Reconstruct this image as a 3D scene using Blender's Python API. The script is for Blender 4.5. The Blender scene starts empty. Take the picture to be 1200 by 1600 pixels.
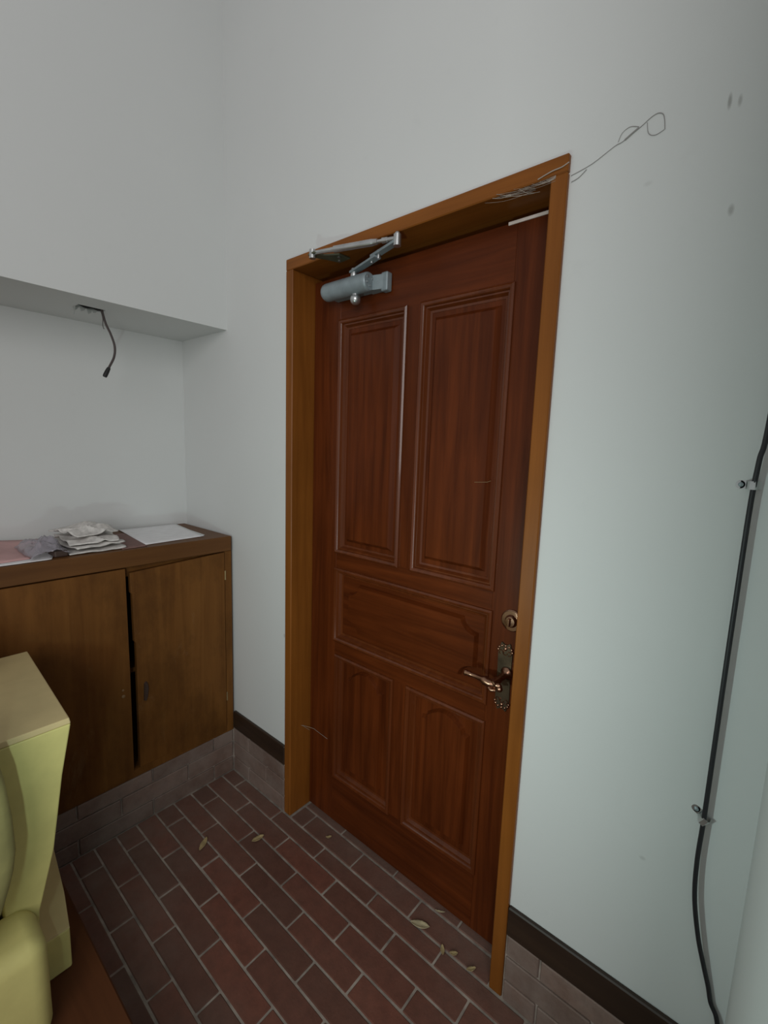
import bpy, bmesh, math, random
from mathutils import Vector, Matrix, noise

# ------------------------------------------------------------------ camera, sky, lights, exposure
scene = bpy.context.scene
COL = scene.collection
CAM = Vector((0.0, -1.05, 1.492))
cam_data = bpy.data.cameras.new('camera')
cam = bpy.data.objects.new('camera', cam_data)
COL.objects.link(cam)
right = Vector((0.76126923, 0.64757879, 0.03332964))
up = Vector((-0.11499395, 0.08424007, 0.98978786))
back = Vector((0.63815794, -0.75732775, 0.13859701))
m = Matrix((right, up, back)).transposed().to_4x4()
m.translation = CAM
cam.matrix_world = m
cam_data.sensor_fit = 'VERTICAL'
cam_data.sensor_height = 36.0
cam_data.lens = 712.87 * 36.0 / 1600.0
cam_data.clip_start = 0.01
scene.camera = cam

world = bpy.data.worlds.new('dim_room_air')
scene.world = world
world.use_nodes = True
bg = world.node_tree.nodes['Background']
bg.inputs[0].default_value = (0.98, 0.97, 0.97, 1)
bg.inputs[1].default_value = 0.325


def area_light(name, loc, target, size, power, color, size_y=None):
    d = bpy.data.lights.new(name, 'AREA')
    d.energy = power
    d.color = color
    d.shape = 'RECTANGLE' if size_y else 'DISK'
    d.size = size
    if size_y:
        d.size_y = size_y
    o = bpy.data.objects.new(name, d)
    COL.objects.link(o)
    o.location = loc
    o.rotation_euler = (Vector(target) - Vector(loc)).to_track_quat('-Z', 'Y').to_euler()
    return o


area_light('window_daylight', (1.08, -2.80, 2.15), (-1.7, -0.2, 1.2), 1.6, 46.0, (1.0, 0.985, 0.98), 1.9)
torch = area_light('torch', (-0.60, -1.06, 0.95), (-0.60, 0.0, 1.05), 0.05, 3.3, (0.74, 1.0, 0.94))
torch.data.spread = math.radians(170)

vs = scene.view_settings
vs.view_transform = 'Standard'
vs.look = 'None'
vs.gamma = 1.0
vs.use_curve_mapping = False
vs.exposure = -0.04


# ------------------------------------------------------------------ materials
def new_mat(name, rough=0.6, metallic=0.0, spec=0.5):
    mt = bpy.data.materials.new(name)
    mt.use_nodes = True
    nt = mt.node_tree
    b = nt.nodes['Principled BSDF']
    b.inputs['Roughness'].default_value = rough
    b.inputs['Metallic'].default_value = metallic
    b.inputs['Specular IOR Level'].default_value = spec
    return mt, nt, b


def node(nt, kind, **kw):
    n = nt.nodes.new(kind)
    for k, v in kw.items():
        setattr(n, k, v)
    return n


def mixrgb(nt, fac, a, b):
    n = node(nt, 'ShaderNodeMix', data_type='RGBA')
    for sock, v in ((n.inputs[0], fac), (n.inputs[6], a), (n.inputs[7], b)):
        if hasattr(v, 'is_output'):
            nt.links.new(v, sock)
        else:
            sock.default_value = v if not isinstance(v, tuple) else (*v, 1)[:4]
    return n.outputs[2]


def coords(nt, scale=(1, 1, 1), kind='Object'):
    tc = node(nt, 'ShaderNodeTexCoord')
    mp = node(nt, 'ShaderNodeMapping')
    mp.inputs['Scale'].default_value = scale
    nt.links.new(tc.outputs[kind], mp.inputs[0])
    return mp.outputs[0]


def noise_tex(nt, vec, scale, detail=4, rough=0.55, dist=0.0):
    n = node(nt, 'ShaderNodeTexNoise')
    n.inputs['Scale'].default_value = scale
    n.inputs['Detail'].default_value = detail
    n.inputs['Roughness'].default_value = rough
    n.inputs['Distortion'].default_value = dist
    nt.links.new(vec, n.inputs['Vector'])
    return n.outputs[0]


def ramp(nt, fac, p0, p1, c0=(0, 0, 0), c1=(1, 1, 1)):
    r = node(nt, 'ShaderNodeValToRGB')
    r.color_ramp.elements[0].position = p0
    r.color_ramp.elements[1].position = p1
    r.color_ramp.elements[0].color = (*c0, 1)
    r.color_ramp.elements[1].color = (*c1, 1)
    nt.links.new(fac, r.inputs[0])
    return r.outputs[0]


def bump(nt, b, height, strength=0.2, dist=0.002):
    n = node(nt, 'ShaderNodeBump')
    n.inputs['Strength'].default_value = strength
    n.inputs['Distance'].default_value = dist
    nt.links.new(height, n.inputs['Height'])
    nt.links.new(n.outputs[0], b.inputs['Normal'])


def plain(name, col, rough=0.6, metallic=0.0, spec=0.5, var=0.12, vscale=25.0):
    mt, nt, b = new_mat(name, rough, metallic, spec)
    v = coords(nt)
    n = noise_tex(nt, v, vscale)
    dark = tuple(c * (1 - var) for c in col)
    light = tuple(min(1, c * (1 + var)) for c in col)
    nt.links.new(ramp(nt, n, 0.3, 0.7, dark, light), b.inputs['Base Color'])
    return mt


def wood(name, dark, light, rough, axis='Z', grain=38.0, coat=0.0, spec=0.5, dust=None, dust_amt=0.0, coat_rough=0.12):
    mt, nt, b = new_mat(name, rough, spec=spec)
    sc = {'X': (0.05, 1, 1), 'Y': (1, 0.05, 1), 'Z': (1, 1, 0.05)}[axis]
    v = coords(nt, sc)
    g = noise_tex(nt, v, grain, 6, 0.6, 0.6)
    c = ramp(nt, g, 0.32, 0.68, dark, light)
    v2 = coords(nt)
    big = noise_tex(nt, v2, 3.0, 3, 0.5)
    c = mixrgb(nt, ramp(nt, big, 0.35, 0.75, (0, 0, 0), (0.45, 0.45, 0.45)), c, tuple(x * 0.62 for x in dark))
    if dust:
        dn = noise_tex(nt, v2, 6.5, 6, 0.65)
        c = mixrgb(nt, ramp(nt, dn, 0.5, 0.78, (0, 0, 0), (dust_amt,) * 3), c, dust)
    nt.links.new(c, b.inputs['Base Color'])
    b.inputs['Coat Weight'].default_value = coat
    b.inputs['Coat Roughness'].default_value = coat_rough
    bump(nt, b, g, 0.12, 0.001)
    return mt


def worn_wood(name, dark, light, scuff):
    mt, nt, b = new_mat(name, 0.62, spec=0.2)
    v = coords(nt, (1, 1, 0.06))
    g = noise_tex(nt, v, 24.0, 6, 0.6, 0.5)
    c = ramp(nt, g, 0.32, 0.68, dark, light)
    v2 = coords(nt, (1, 1, 0.55))
    c = mixrgb(nt, ramp(nt, noise_tex(nt, v2, 4.2, 6, 0.68), 0.44, 0.70, (0, 0, 0), (0.75,) * 3), c, tuple(x * 0.42 for x in dark))
    v3 = coords(nt, (1, 1, 0.4))
    c = mixrgb(nt, ramp(nt, noise_tex(nt, v3, 9.0, 6, 0.75, 0.4), 0.60, 0.78, (0, 0, 0), (0.38,) * 3), c, scuff)
    nt.links.new(c, b.inputs['Base Color'])
    bump(nt, b, g, 0.12, 0.001)
    return mt


def wall_paint(name, col, marks=()):
    mt, nt, b = new_mat(name, 0.85, spec=0.25)
    v = coords(nt)
    big = noise_tex(nt, v, 1.6, 3, 0.5)
    c = ramp(nt, big, 0.3, 0.7, tuple(x * 0.965 for x in col), col)
    sm = noise_tex(nt, v, 14.0, 5, 0.7)
    c = mixrgb(nt, ramp(nt, sm, 0.62, 0.82, (0, 0, 0), (0.12, 0.12, 0.12)), c, tuple(x * 0.7 for x in col))
    # small scuffs with a place of their own on the plaster
    tc = node(nt, 'ShaderNodeTexCoord')
    for (x, z, rx, rz, amt) in marks:
        mp = node(nt, 'ShaderNodeMapping', vector_type='POINT')
        mp.inputs['Location'].default_value = (-x / rx, 0, -z / rz)
        mp.inputs['Scale'].default_value = (1 / rx, 0.0, 1 / rz)
        nt.links.new(tc.outputs['Object'], mp.inputs[0])
        ln = node(nt, 'ShaderNodeVectorMath', operation='LENGTH')
        nt.links.new(mp.outputs[0], ln.inputs[0])
        c = mixrgb(nt, ramp(nt, ln.outputs['Value'], 0.35, 1.0, (amt,) * 3, (0, 0, 0)), c, (0.16, 0.15, 0.14))
    nt.links.new(c, b.inputs['Base Color'])
    fine = noise_tex(nt, v, 260.0, 3, 0.6)
    bump(nt, b, fine, 0.10, 0.0015)
    return mt


def brick_mat(name, dark, light, dust, dust_lo, dust_hi, dust_max, walked=False):
    mt, nt, b = new_mat(name, 0.72, spec=0.35)
    oi = node(nt, 'ShaderNodeObjectInfo')
    geo = node(nt, 'ShaderNodeNewGeometry')
    mp = node(nt, 'ShaderNodeMapping')
    nt.links.new(geo.outputs['Position'], mp.inputs[0])
    v = mp.outputs[0]
    c = ramp(nt, oi.outputs['Random'], 0.0, 1.0, dark, light)
    n = noise_tex(nt, v, 26.0, 5, 0.65)
    c = mixrgb(nt, ramp(nt, n, 0.35, 0.75, (0, 0, 0), (0.55,) * 3), c, tuple(x * 0.55 for x in dark))
    d = noise_tex(nt, v, 4.5, 6, 0.7)
    df = ramp(nt, d, dust_lo, dust_hi, (0, 0, 0), (dust_max,) * 3)
    if walked:      # feet keep the bricks before the door free of dust
        mp2 = node(nt, 'ShaderNodeMapping')
        mp2.inputs['Location'].default_value = (0.85 / 0.85, 0.26 / 0.42, 0)
        mp2.inputs['Scale'].default_value = (1 / 0.85, 1 / 0.42, 0)
        nt.links.new(geo.outputs['Position'], mp2.inputs[0])
        ln = node(nt, 'ShaderNodeVectorMath', operation='LENGTH')
        nt.links.new(mp2.outputs[0], ln.inputs[0])
        df = mixrgb(nt, ramp(nt, ln.outputs['Value'], 0.45, 1.15), mixrgb(nt, 0.85, df, (0.0, 0.0, 0.0)), mixrgb(nt, 0.25, df, (1.0, 1.0, 1.0)))
    c = mixrgb(nt, df, c, dust)
    nt.links.new(c, b.inputs['Base Color'])
    bump(nt, b, noise_tex(nt, v, 120.0, 4, 0.6), 0.35, 0.002)
    return mt


MARKS = [(-0.132, 2.116, 0.004, 0.016, 0.55), (-0.117, 2.111, 0.004, 0.012, 0.4), (-0.110, 1.933, 0.006, 0.012, 0.4),
         (-0.25, 2.02, 0.010, 0.006, 0.12), (-1.385, 0.75, 0.005, 0.012, 0.4), (-0.12, 0.62, 0.008, 0.006, 0.2)]
M = {
    'wall': wall_paint('white_plaster', (0.66, 0.675, 0.665), MARKS),
    'wall_side': wall_paint('white_plaster_side', (0.66, 0.675, 0.665)),
    'plaster_edge': plain('broken_plaster', (0.42, 0.44, 0.42), 0.95),
    'hole': plain('dark_cavity', (0.012, 0.012, 0.011), 0.95),
    'frame': wood('orange_brown_frame_wood', (0.195, 0.0625, 0.0100), (0.280, 0.095, 0.0155), 0.42, 'Z', 30, 0.03, 0.18),
    'frame_h': wood('orange_brown_header_wood', (0.195, 0.0625, 0.0100), (0.280, 0.095, 0.0155), 0.42, 'X', 30, 0.03, 0.18),
    'door': wood('red_brown_door_wood', (0.064, 0.0130, 0.0028), (0.138, 0.030, 0.0064), 0.38, 'Z', 34, 0.04, 0.15, coat_rough=0.15),
    'door_h': wood('red_brown_rail_wood', (0.064, 0.0130, 0.0028), (0.138, 0.030, 0.0064), 0.38, 'X', 34, 0.04, 0.15, coat_rough=0.15),
    'moulding': wood('varnished_moulding_wood', (0.090, 0.020, 0.0045), (0.140, 0.034, 0.0082), 0.30, 'Z', 34, 0.35, 0.3, coat_rough=0.10),
    'base': wood('dark_baseboard_wood', (0.022, 0.011, 0.006), (0.040, 0.021, 0.011), 0.5, 'X', 30),
    'cab': worn_wood('worn_cabinet_plywood', (0.130, 0.049, 0.0095), (0.185, 0.075, 0.016), (0.27, 0.165, 0.085)),
    'cab_top': wood('cabinet_top_wood', (0.115, 0.046, 0.013), (0.160, 0.068, 0.020), 0.5, 'Y', 28, 0.0, 0.25),
    'cab_edge': plain('bare_ply_edge', (0.22, 0.13, 0.06), 0.7),
    'step': wood('raised_floor_wood', (0.075, 0.024, 0.008), (0.105, 0.036, 0.012), 0.6, 'X', 26, 0.0, 0.2),
    'brick': brick_mat('red_brown_floor_brick', (0.115, 0.048, 0.033), (0.185, 0.062, 0.040), (0.20, 0.145, 0.118), 0.40, 0.74, 0.6, True),
    'skirt': brick_mat('dusty_skirting_brick', (0.165, 0.105, 0.083), (0.225, 0.142, 0.112), (0.29, 0.235, 0.205), 0.35, 0.72, 0.75),
    'mortar': plain('grey_mortar', (0.285, 0.235, 0.20), 0.95, var=0.4, vscale=18),
    'bronze': plain('antique_bronze', (0.36, 0.20, 0.13), 0.27, 1.0, var=0.3),
    'bronze_dark': plain('tarnished_bronze_plate', (0.12, 0.085, 0.055), 0.42, 0.9, var=0.3),
    'closer': plain('grey_closer_paint', (0.26, 0.31, 0.33), 0.42, 0.25),
    'steel': plain('dull_steel', (0.55, 0.56, 0.56), 0.32, 0.9),
    'olive_plate': plain('olive_foot_plate', (0.12, 0.12, 0.075), 0.55, 0.4),
    'daylight_gap': plain('pale_daylight_strip', (0.75, 0.66, 0.60), 0.6),  # pale colour stands in for daylight over the door
    'brass': plain('brass_hinge', (0.55, 0.42, 0.22), 0.35, 0.9),
    'black': plain('black_cable_sheath', (0.014, 0.014, 0.017), 0.5),
    'tape': plain('black_tape', (0.008, 0.008, 0.008), 0.6),
    'wire': plain('brown_wire_sheath', (0.055, 0.040, 0.038), 0.55),
    'paper': plain('white_paper', (0.84, 0.83, 0.84), 0.85, var=0.05),
    'news': plain('grey_newsprint', (0.64, 0.61, 0.58), 0.9, var=0.22, vscale=60),
    'pink': plain('pink_wrapping_paper', (0.60, 0.36, 0.35), 0.8, var=0.12, vscale=9),
    'redpatch': plain('brown_red_patch', (0.21, 0.115, 0.10), 0.8),
    'darkbox': plain('dark_brown_case', (0.05, 0.028, 0.02), 0.6),
    'yellow': plain('yellow_vinyl', (0.62, 0.56, 0.21), 0.55, var=0.08, vscale=12),
    'tan': plain('tan_armrest_vinyl', (0.58, 0.46, 0.23), 0.6, var=0.06, vscale=12),
    'olive': plain('olive_yellow_cloth', (0.34, 0.31, 0.12), 0.85, var=0.2, vscale=14),
    'leaf': plain('dry_leaf', (0.34, 0.25, 0.12), 0.8, var=0.3, vscale=60),
    'leaf_pale': plain('pale_dry_leaf', (0.40, 0.33, 0.20), 0.8, var=0.3, vscale=60),
    'web': plain('dusty_cobweb', (0.30, 0.29, 0.28), 0.95),
    'web_pale': plain('pale_dusty_cobweb', (0.36, 0.31, 0.26), 0.95),
}
bagm, bnt, bb = new_mat('clear_plastic', 0.12)
bb.inputs['Base Color'].default_value = (0.42, 0.39, 0.44, 1)
bb.inputs['Alpha'].default_value = 0.5
bb.inputs['Specular IOR Level'].default_value = 0.9
M['bag'] = bagm


# ------------------------------------------------------------------ geometry helpers
def tag(o, label=None, cat=None, group=None, kind=None):
    for k, v in (('label', label), ('category', cat), ('group', group), ('kind', kind)):
        if v:
            o[k] = v
    return o


def empty(name, loc=(0, 0, 0)):
    o = bpy.data.objects.new(name, None)
    o.empty_display_size = 0.05
    COL.objects.link(o)
    o.location = loc
    return o


class G:
    """collects shapes in world coordinates; build() links them as one mesh object"""

    def __init__(self):
        self.bm = bmesh.new()

    def box(self, a, b, bevel=0.0, seg=1):
        lo = Vector([min(a[i], b[i]) for i in range(3)])
        hi = Vector([max(a[i], b[i]) for i in range(3)])
        r = bmesh.ops.create_cube(self.bm, size=1.0)
        vs_ = r['verts']
        c, s = (lo + hi) / 2, hi - lo
        for v in vs_:
            v.co = Vector([c[i] + v.co[i] * s[i] for i in range(3)])
        if bevel:
            es = list({e for v in vs_ for e in v.link_edges})
            bmesh.ops.bevel(self.bm, geom=es, offset=bevel, segments=seg, affect='EDGES', profile=0.5)
        return self

    def prism(self, pts, d0, d1, axis='Y', inset=0.0, shift=(0, 0, 0)):
        """pts: 2-D polygon; extruded along axis from d0 to d1; inset shrinks the d1 face"""
        n = len(pts)
        area = sum(pts[i][0] * pts[(i + 1) % n][1] - pts[(i + 1) % n][0] * pts[i][1] for i in range(n))
        sgn = 1 if area > 0 else -1
        ins = []
        for i in range(n):
            p0, p1, p2 = Vector(pts[i - 1]), Vector(pts[i]), Vector(pts[(i + 1) % n])
            e1, e2 = (p1 - p0).normalized(), (p2 - p1).normalized()
            n1, n2 = Vector((-e1.y, e1.x)) * sgn, Vector((-e2.y, e2.x)) * sgn
            k = (n1 + n2)
            den = max(0.35, 1 + n1.dot(n2))
            ins.append(p1 + k / den * inset)

        def put(p, d):
            return {'Y': (p[0], d, p[1]), 'X': (d, p[0], p[1]), 'Z': (p[0], p[1], d)}[axis]
        va = [self.bm.verts.new(put(p, d0)) for p in pts]
        vb = [self.bm.verts.new(Vector(put(p, d1)) + Vector(shift)) for p in ins]
        self.bm.faces.new(va)
        self.bm.faces.new(vb[::-1])
        for i in range(n):
            self.bm.faces.new((va[i], vb[i], vb[(i + 1) % n], va[(i + 1) % n]))
        return self

    def tube(self, path, r, seg=10, cap=True):
        path = [Vector(p) for p in path]
        rr = r if isinstance(r, (list, tuple)) else [r] * len(path)
        rings = []
        ref = None
        for i, p in enumerate(path):
            t = (path[min(i + 1, len(path) - 1)] - path[max(i - 1, 0)]).normalized()
            if ref is None:
                ref = t.orthogonal().normalized()
            ref = (ref - t * ref.dot(t)).normalized()
            b = t.cross(ref)
            rings.append([self.bm.verts.new(p + (ref * math.cos(a) + b * math.sin(a)) * rr[i])
                          for a in [2 * math.pi * k / seg for k in range(seg)]])
        for a, b in zip(rings, rings[1:]):
            for k in range(seg):
                self.bm.faces.new((a[k], a[(k + 1) % seg], b[(k + 1) % seg], b[k]))
        if cap:
            self.bm.faces.new(rings[0][::-1])
            self.bm.faces.new(rings[-1])
        return self

    def cyl(self, a, b, r, seg=24, r2=None):
        return self.tube([a, b], [r, r if r2 is None else r2], seg)

    def lathe(self, base, direction, prof, seg=24):
        d = Vector(direction).normalized()
        return self.tube([Vector(base) + d * h for h, _ in prof], [max(1e-4, q) for _, q in prof], seg)

    def ball(self, c, r, sc=(1, 1, 1), seg=14):
        res = bmesh.ops.create_uvsphere(self.bm, u_segments=seg, v_segments=max(6, seg // 2 + 1), radius=r)
        for v in res['verts']:
            v.co = Vector(c) + Vector([v.co[i] * sc[i] for i in range(3)])
        return self

    def sheet(self, f, nu, nv):
        g = [[self.bm.verts.new(f(i / nu, j / nv)) for j in range(nv + 1)] for i in range(nu + 1)]
        for i in range(nu):
            for j in range(nv):
                self.bm.faces.new((g[i][j], g[i + 1][j], g[i + 1][j + 1], g[i][j + 1]))
        return self

    def loft_rect(self, rects, closed=False):
        """rects: list of 4-point loops (world points), skinned one to the next"""
        loops = [[self.bm.verts.new(p) for p in q] for q in rects]
        for a, b in zip(loops, loops[1:]):
            n = len(a)
            for k in range(n):
                self.bm.faces.new((a[k], a[(k + 1) % n], b[(k + 1) % n], b[k]))
        return self

    def build(self, name, mat, parent=None, origin=None, smooth=None, solid=0.0, subsurf=0, bevel=0.0):
        bmesh.ops.recalc_face_normals(self.bm, faces=self.bm.faces[:])
        me = bpy.data.meshes.new(name)
        off = Vector(origin) if origin is not None else Vector((0, 0, 0))
        pw = Vector((0, 0, 0))
        p = parent
        while p is not None:
            pw += p.location
            p = p.parent
        if origin is None and parent is not None:
            off = pw
        bmesh.ops.translate(self.bm, verts=self.bm.verts[:], vec=-off)
        self.bm.to_mesh(me)
        self.bm.free()
        me.materials.append(mat)
        o = bpy.data.objects.new(name, me)
        COL.objects.link(o)
        o.parent = parent
        o.location = off - pw
        if smooth is not None:
            for pl in me.polygons:
                pl.use_smooth = True
            if smooth < 180:
                me.set_sharp_from_angle(angle=math.radians(smooth))
        if bevel:
            md = o.modifiers.new('soft_edges', 'BEVEL')
            md.width = bevel
            md.segments = 2
            md.limit_method = 'ANGLE'
        if solid:
            md = o.modifiers.new('thickness', 'SOLIDIFY')
            md.thickness = solid
        if subsurf:
            md = o.modifiers.new('smooth', 'SUBSURF')
            md.levels = md.render_levels = subsurf
        return o


def struct(o, label=None):
    return tag(o, label, kind='structure')


def copy_tree(o, parent=None):
    c = o.copy()
    COL.objects.link(c)
    c.parent = parent
    for ch in list(o.children):
        copy_tree(ch, c)
    return c


def smooth_path(pts, n=8):
    pts = [Vector(p) for p in pts]
    out = []
    for i in range(len(pts) - 1):
        p0, p1, p2, p3 = pts[max(i - 1, 0)], pts[i], pts[i + 1], pts[min(i + 2, len(pts) - 1)]
        for k in range(n):
            t = k / n
            out.append(0.5 * ((2 * p1) + (p2 - p0) * t + (2 * p0 - 5 * p1 + 4 * p2 - p3) * t * t
                              + (-p0 + 3 * p1 - 3 * p2 + p3) * t ** 3))
    out.append(pts[-1])
    return out


rng = random.Random(7)

# ------------------------------------------------------------------ room shell
WY = 0.012                      # plaster face of the door wall
FX0, FX1, FZ = -1.367, -0.405, 2.126     # outer edges of the door frame
BX, NX = -1.770, -2.154         # face of the bulkhead, back of the niche
SZ = 1.949                      # soffit height
STEP_Y, STEP_Z = -0.734, 0.190  # edge and height of the raised floor
CEIL = 3.45
NEND = -1.30                    # far end of the niche
RX = 0.055                      # right wall

g = G()
g.box((-2.45, WY, -0.10), (FX0 + 0.006, 0.20, CEIL)).box((FX1 - 0.006, WY, -0.10), (0.30, 0.20, CEIL))
g.box((FX0 + 0.006, WY, FZ - 0.006), (FX1 - 0.006, 0.20, CEIL))
struct(g.build('wall_back', M['wall']), 'white plaster wall around the door')

g = G()
HX0, HX1, HY0, HY1 = -1.940, -1.893, -0.480, -0.394     # rough hole in the soffit
g.box((-2.40, NEND, SZ), (HX0, WY, SZ + 0.15)).box((HX1, NEND, SZ), (BX, WY, SZ + 0.15))
g.box((HX0, NEND, SZ), (HX1, HY0, SZ + 0.15)).box((HX0, HY1, SZ), (HX1, WY, SZ + 0.15))
g.box((-2.40, NEND, SZ + 0.15), (BX, WY, CEIL))
g.box((-2.40, NEND, 0.0), (NX, WY, SZ))
g.box((-2.40, -3.4, -0.10), (BX, NEND, CEIL))
g.box((NX, NEND, 0.0), (-1.752, WY, 0.198))
wl = struct(g.build('wall_left', M['wall_side']), 'white plaster wall with a bulkhead over the cabinet niche')
g = G()
for (y, z0, z1, x) in [(-0.474, 0.012, 0.0, -1.939), (-0.452, 0.010, 0.0, -1.939), (-0.430, 0.015, 0.0, -1.939), (-0.414, 0.007, 0.0, -1.937)]:
    w = 0.010
    g.prism([(y - w, SZ + 0.004), (y - w * 0.5, SZ - z0), (y + w * 0.3, SZ - z0 * 0.6), (y + w, SZ + 0.004)], x - 0.004, x, 'X')
g.prism([(-0.482, SZ + 0.003), (-0.484, SZ - 0.030), (-0.481, SZ - 0.026), (-0.478, SZ + 0.003)], -1.930, -1.928, 'X')
g.build('broken_plaster_rim', M['plaster_edge'], wl)
g = G()
g.box((HX0 + 0.0005, HY0 + 0.0005, SZ + 0.03), (HX1 - 0.0005, HY1 - 0.0005, SZ + 0.149))
g.build('hole_cavity', M['hole'], wl)

g = G()
g.box((RX, -0.62, -0.10), (0.25, WY, CEIL))
struct(g.build('wall_right', M['wall_side']), 'white plaster side wall at the right corner')
# brick floor: mortar bed with bricks laid in running bond
g = G()
g.box((-1.80, STEP_Y - 0.02, -0.10), (RX + 0.005, 0.145, -0.0035))
floor = struct(g.build('floor', M['mortar']), 'dark red brick floor of the sunken entry, laid in running bond')

BL, BP, JW = 0.262, 0.0735, 0.0065        # brick pitch along the row, row pitch, joint width
brick_mesh = {}


def brick_obj(name, length, width, height, mat, parent, loc, rot=0.0, vert=None):
    key = (round(length, 3), round(width, 3), mat.name, vert)
    if key not in brick_mesh:
        b = G()
        if vert == 'Y':      # stands against the door wall, length along x, width along z
            b.box((-length / 2, 0, -width / 2), (length / 2, height, width / 2), 0.0022)
        elif vert == 'X':
            b.box((-height, -length / 2, -width / 2), (0, length / 2, width / 2), 0.0022)
        else:
            b.box((-length / 2, -width / 2, -height), (length / 2, width / 2, 0), 0.0022)
        bmesh.ops.recalc_face_normals(b.bm, faces=b.bm.faces[:])
        me = bpy.data.meshes.new('brick')
        b.bm.to_mesh(me)
        b.bm.free()
        me.materials.append(mat)
        brick_mesh[key] = me
    o = bpy.data.objects.new(name, brick_mesh[key])
    COL.objects.link(o)
    o.parent = parent
    o.location = loc
    o.rotation_euler = (rng.gauss(0, 0.003), rng.gauss(0, 0.003), rot + rng.gauss(0, 0.0025)) if not vert else (0, 0, 0)
    return o


def lay_row(y0, y1, x0, x1, phase):
    joints = [x0]
    k = math.ceil((x0 + 0.03 - phase) / BL)
    while phase + k * BL < x1 - 0.03:
        joints.append(phase + k * BL)
        k += 1
    joints.append(x1)
    for a, b in zip(joints, joints[1:]):
        ln, wd = b - a - JW, y1 - y0 - JW
        brick_obj('brick', ln, wd, 0.03, M['brick'], floor, ((a + b) / 2, (y0 + y1) / 2, -0.0005 + rng.uniform(-0.0012, 0.0008)))


Y0 = -0.648
for k in range(-1, 9):
    a, b = Y0 + BP * k, Y0 + BP * (k + 1)
    b = min(b, -0.001)
    lay_row(a, b, -1.741, RX - 0.001, -1.117 if k % 2 == 0 else -1.2535)
lay_row(0.0005, 0.078, FX0 + 0.040, FX1 - 0.040, -1.2535)
g = G()
lay_row(0.079, 0.135, FX0 + 0.040, FX1 - 0.040, -1.117)

# brick skirting, three courses, below the baseboard level
g = G()
g.box((-1.752, 0.006, -0.02), (FX0 - 0.001, WY + 0.001, 0.205)).box((FX1 + 0.001, 0.006, -0.02), (RX, WY + 0.001, 0.205))
sk1 = struct(g.build('trim_1', M['mortar']), 'dusty brick skirting under the baseboard of the door wall')
g = G()
g.box((-1.753, STEP_Y + 0.001, -0.02), (-1.7465, 0.006, 0.2))
sk2 = struct(g.build('trim_2', M['mortar']), 'dusty brick skirting under the cabinet')
courses = [(0.001, 0.0625), (0.0685, 0.137), (0.143, 0.2015)]
for ci, (z0, z1) in enumerate(courses):
    for (x0, x1) in ((-1.741, FX0 - 0.002), (FX1 + 0.002, RX - 0.001)):
        ph = -1.62 + (0.131 if ci % 2 else 0)
        js = [x0] + [ph + BL * k for k in range(-2, 12) if x0 + 0.03 < ph + BL * k < x1 - 0.03] + [x1]
        for a, b in zip(js, js[1:]):
            brick_obj('brick', b - a - 0.006, z1 - z0, 0.0125, M['skirt'], sk1, ((a + b) / 2, rng.uniform(-0.0006, 0.0006), (z0 + z1) / 2), vert='Y')
    z1b = min(z1, 0.197)
    ph = -0.62 + (0.145 if ci % 2 else 0)
    js = [STEP_Y + 0.002] + [ph + 0.262 * k for k in range(0, 4) if ph + 0.262 * k < -0.03] + [-0.001]
    for a, b in zip(js, js[1:]):
        if b - a > 0.012:
            brick_obj('brick', b - a - 0.006, z1b - z0, 0.0125, M['skirt'], sk2, (-1.7395 + rng.uniform(-0.0006, 0.0006), (a + b) / 2, (z0 + z1b) / 2), vert='X')

g = G()
g.box((-1.738, -0.001, 0.207), (FX0 - 0.001, WY + 0.001, 0.288), 0.003)
struct(g.build('baseboard_left', M['base']), 'dark wooden baseboard between cabinet and door frame')
g = G()
g.box((FX1 + 0.001, -0.001, 0.203), (RX - 0.0005, WY + 0.001, 0.288), 0.003)
struct(g.build('baseboard_right', M['base']), 'dark wooden baseboard right of the door')

g = G()
g.box((-1.769, -3.4, -0.10), (1.6, STEP_Y, STEP_Z), 0.004)
struct(g.build('floor', M['step']), 'brown wooden floor one step above the bricks')

# ------------------------------------------------------------------ door frame
fr = struct(empty('trim_3', (-0.886, 0.06, 0)), 'orange-brown wooden frame around the door')
JT = 0.037                      # face width of the frame
FD = 0.165                      # depth of the frame
LY = 0.100                      # face of the door leaf
for x0, x1, s in ((FX0, FX0 + JT, 1), (FX1 - JT, FX1, -1)):
    g = G()
    g.box((x0, 0.0, 0.001), (x1, FD, FZ - JT), 0.0025)
    jb = g.build('jamb', M['frame'], fr)
    g = G()
    xs = x1 if s > 0 else x0
    g.box((xs, LY + 0.047, 0.001), (xs + s * 0.016, FD, FZ - JT))
    g.build('door_stop', M['frame'], jb)
g = G()
g.box((FX0, 0.0, FZ - JT), (FX1, FD, FZ), 0.0025)
hd = g.build('header', M['frame_h'], fr)
g = G()
g.box((FX0 + JT, LY + 0.047, FZ - JT - 0.03), (FX1 - JT, FD, FZ - JT))
g.build('door_stop', M['frame_h'], hd)

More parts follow.
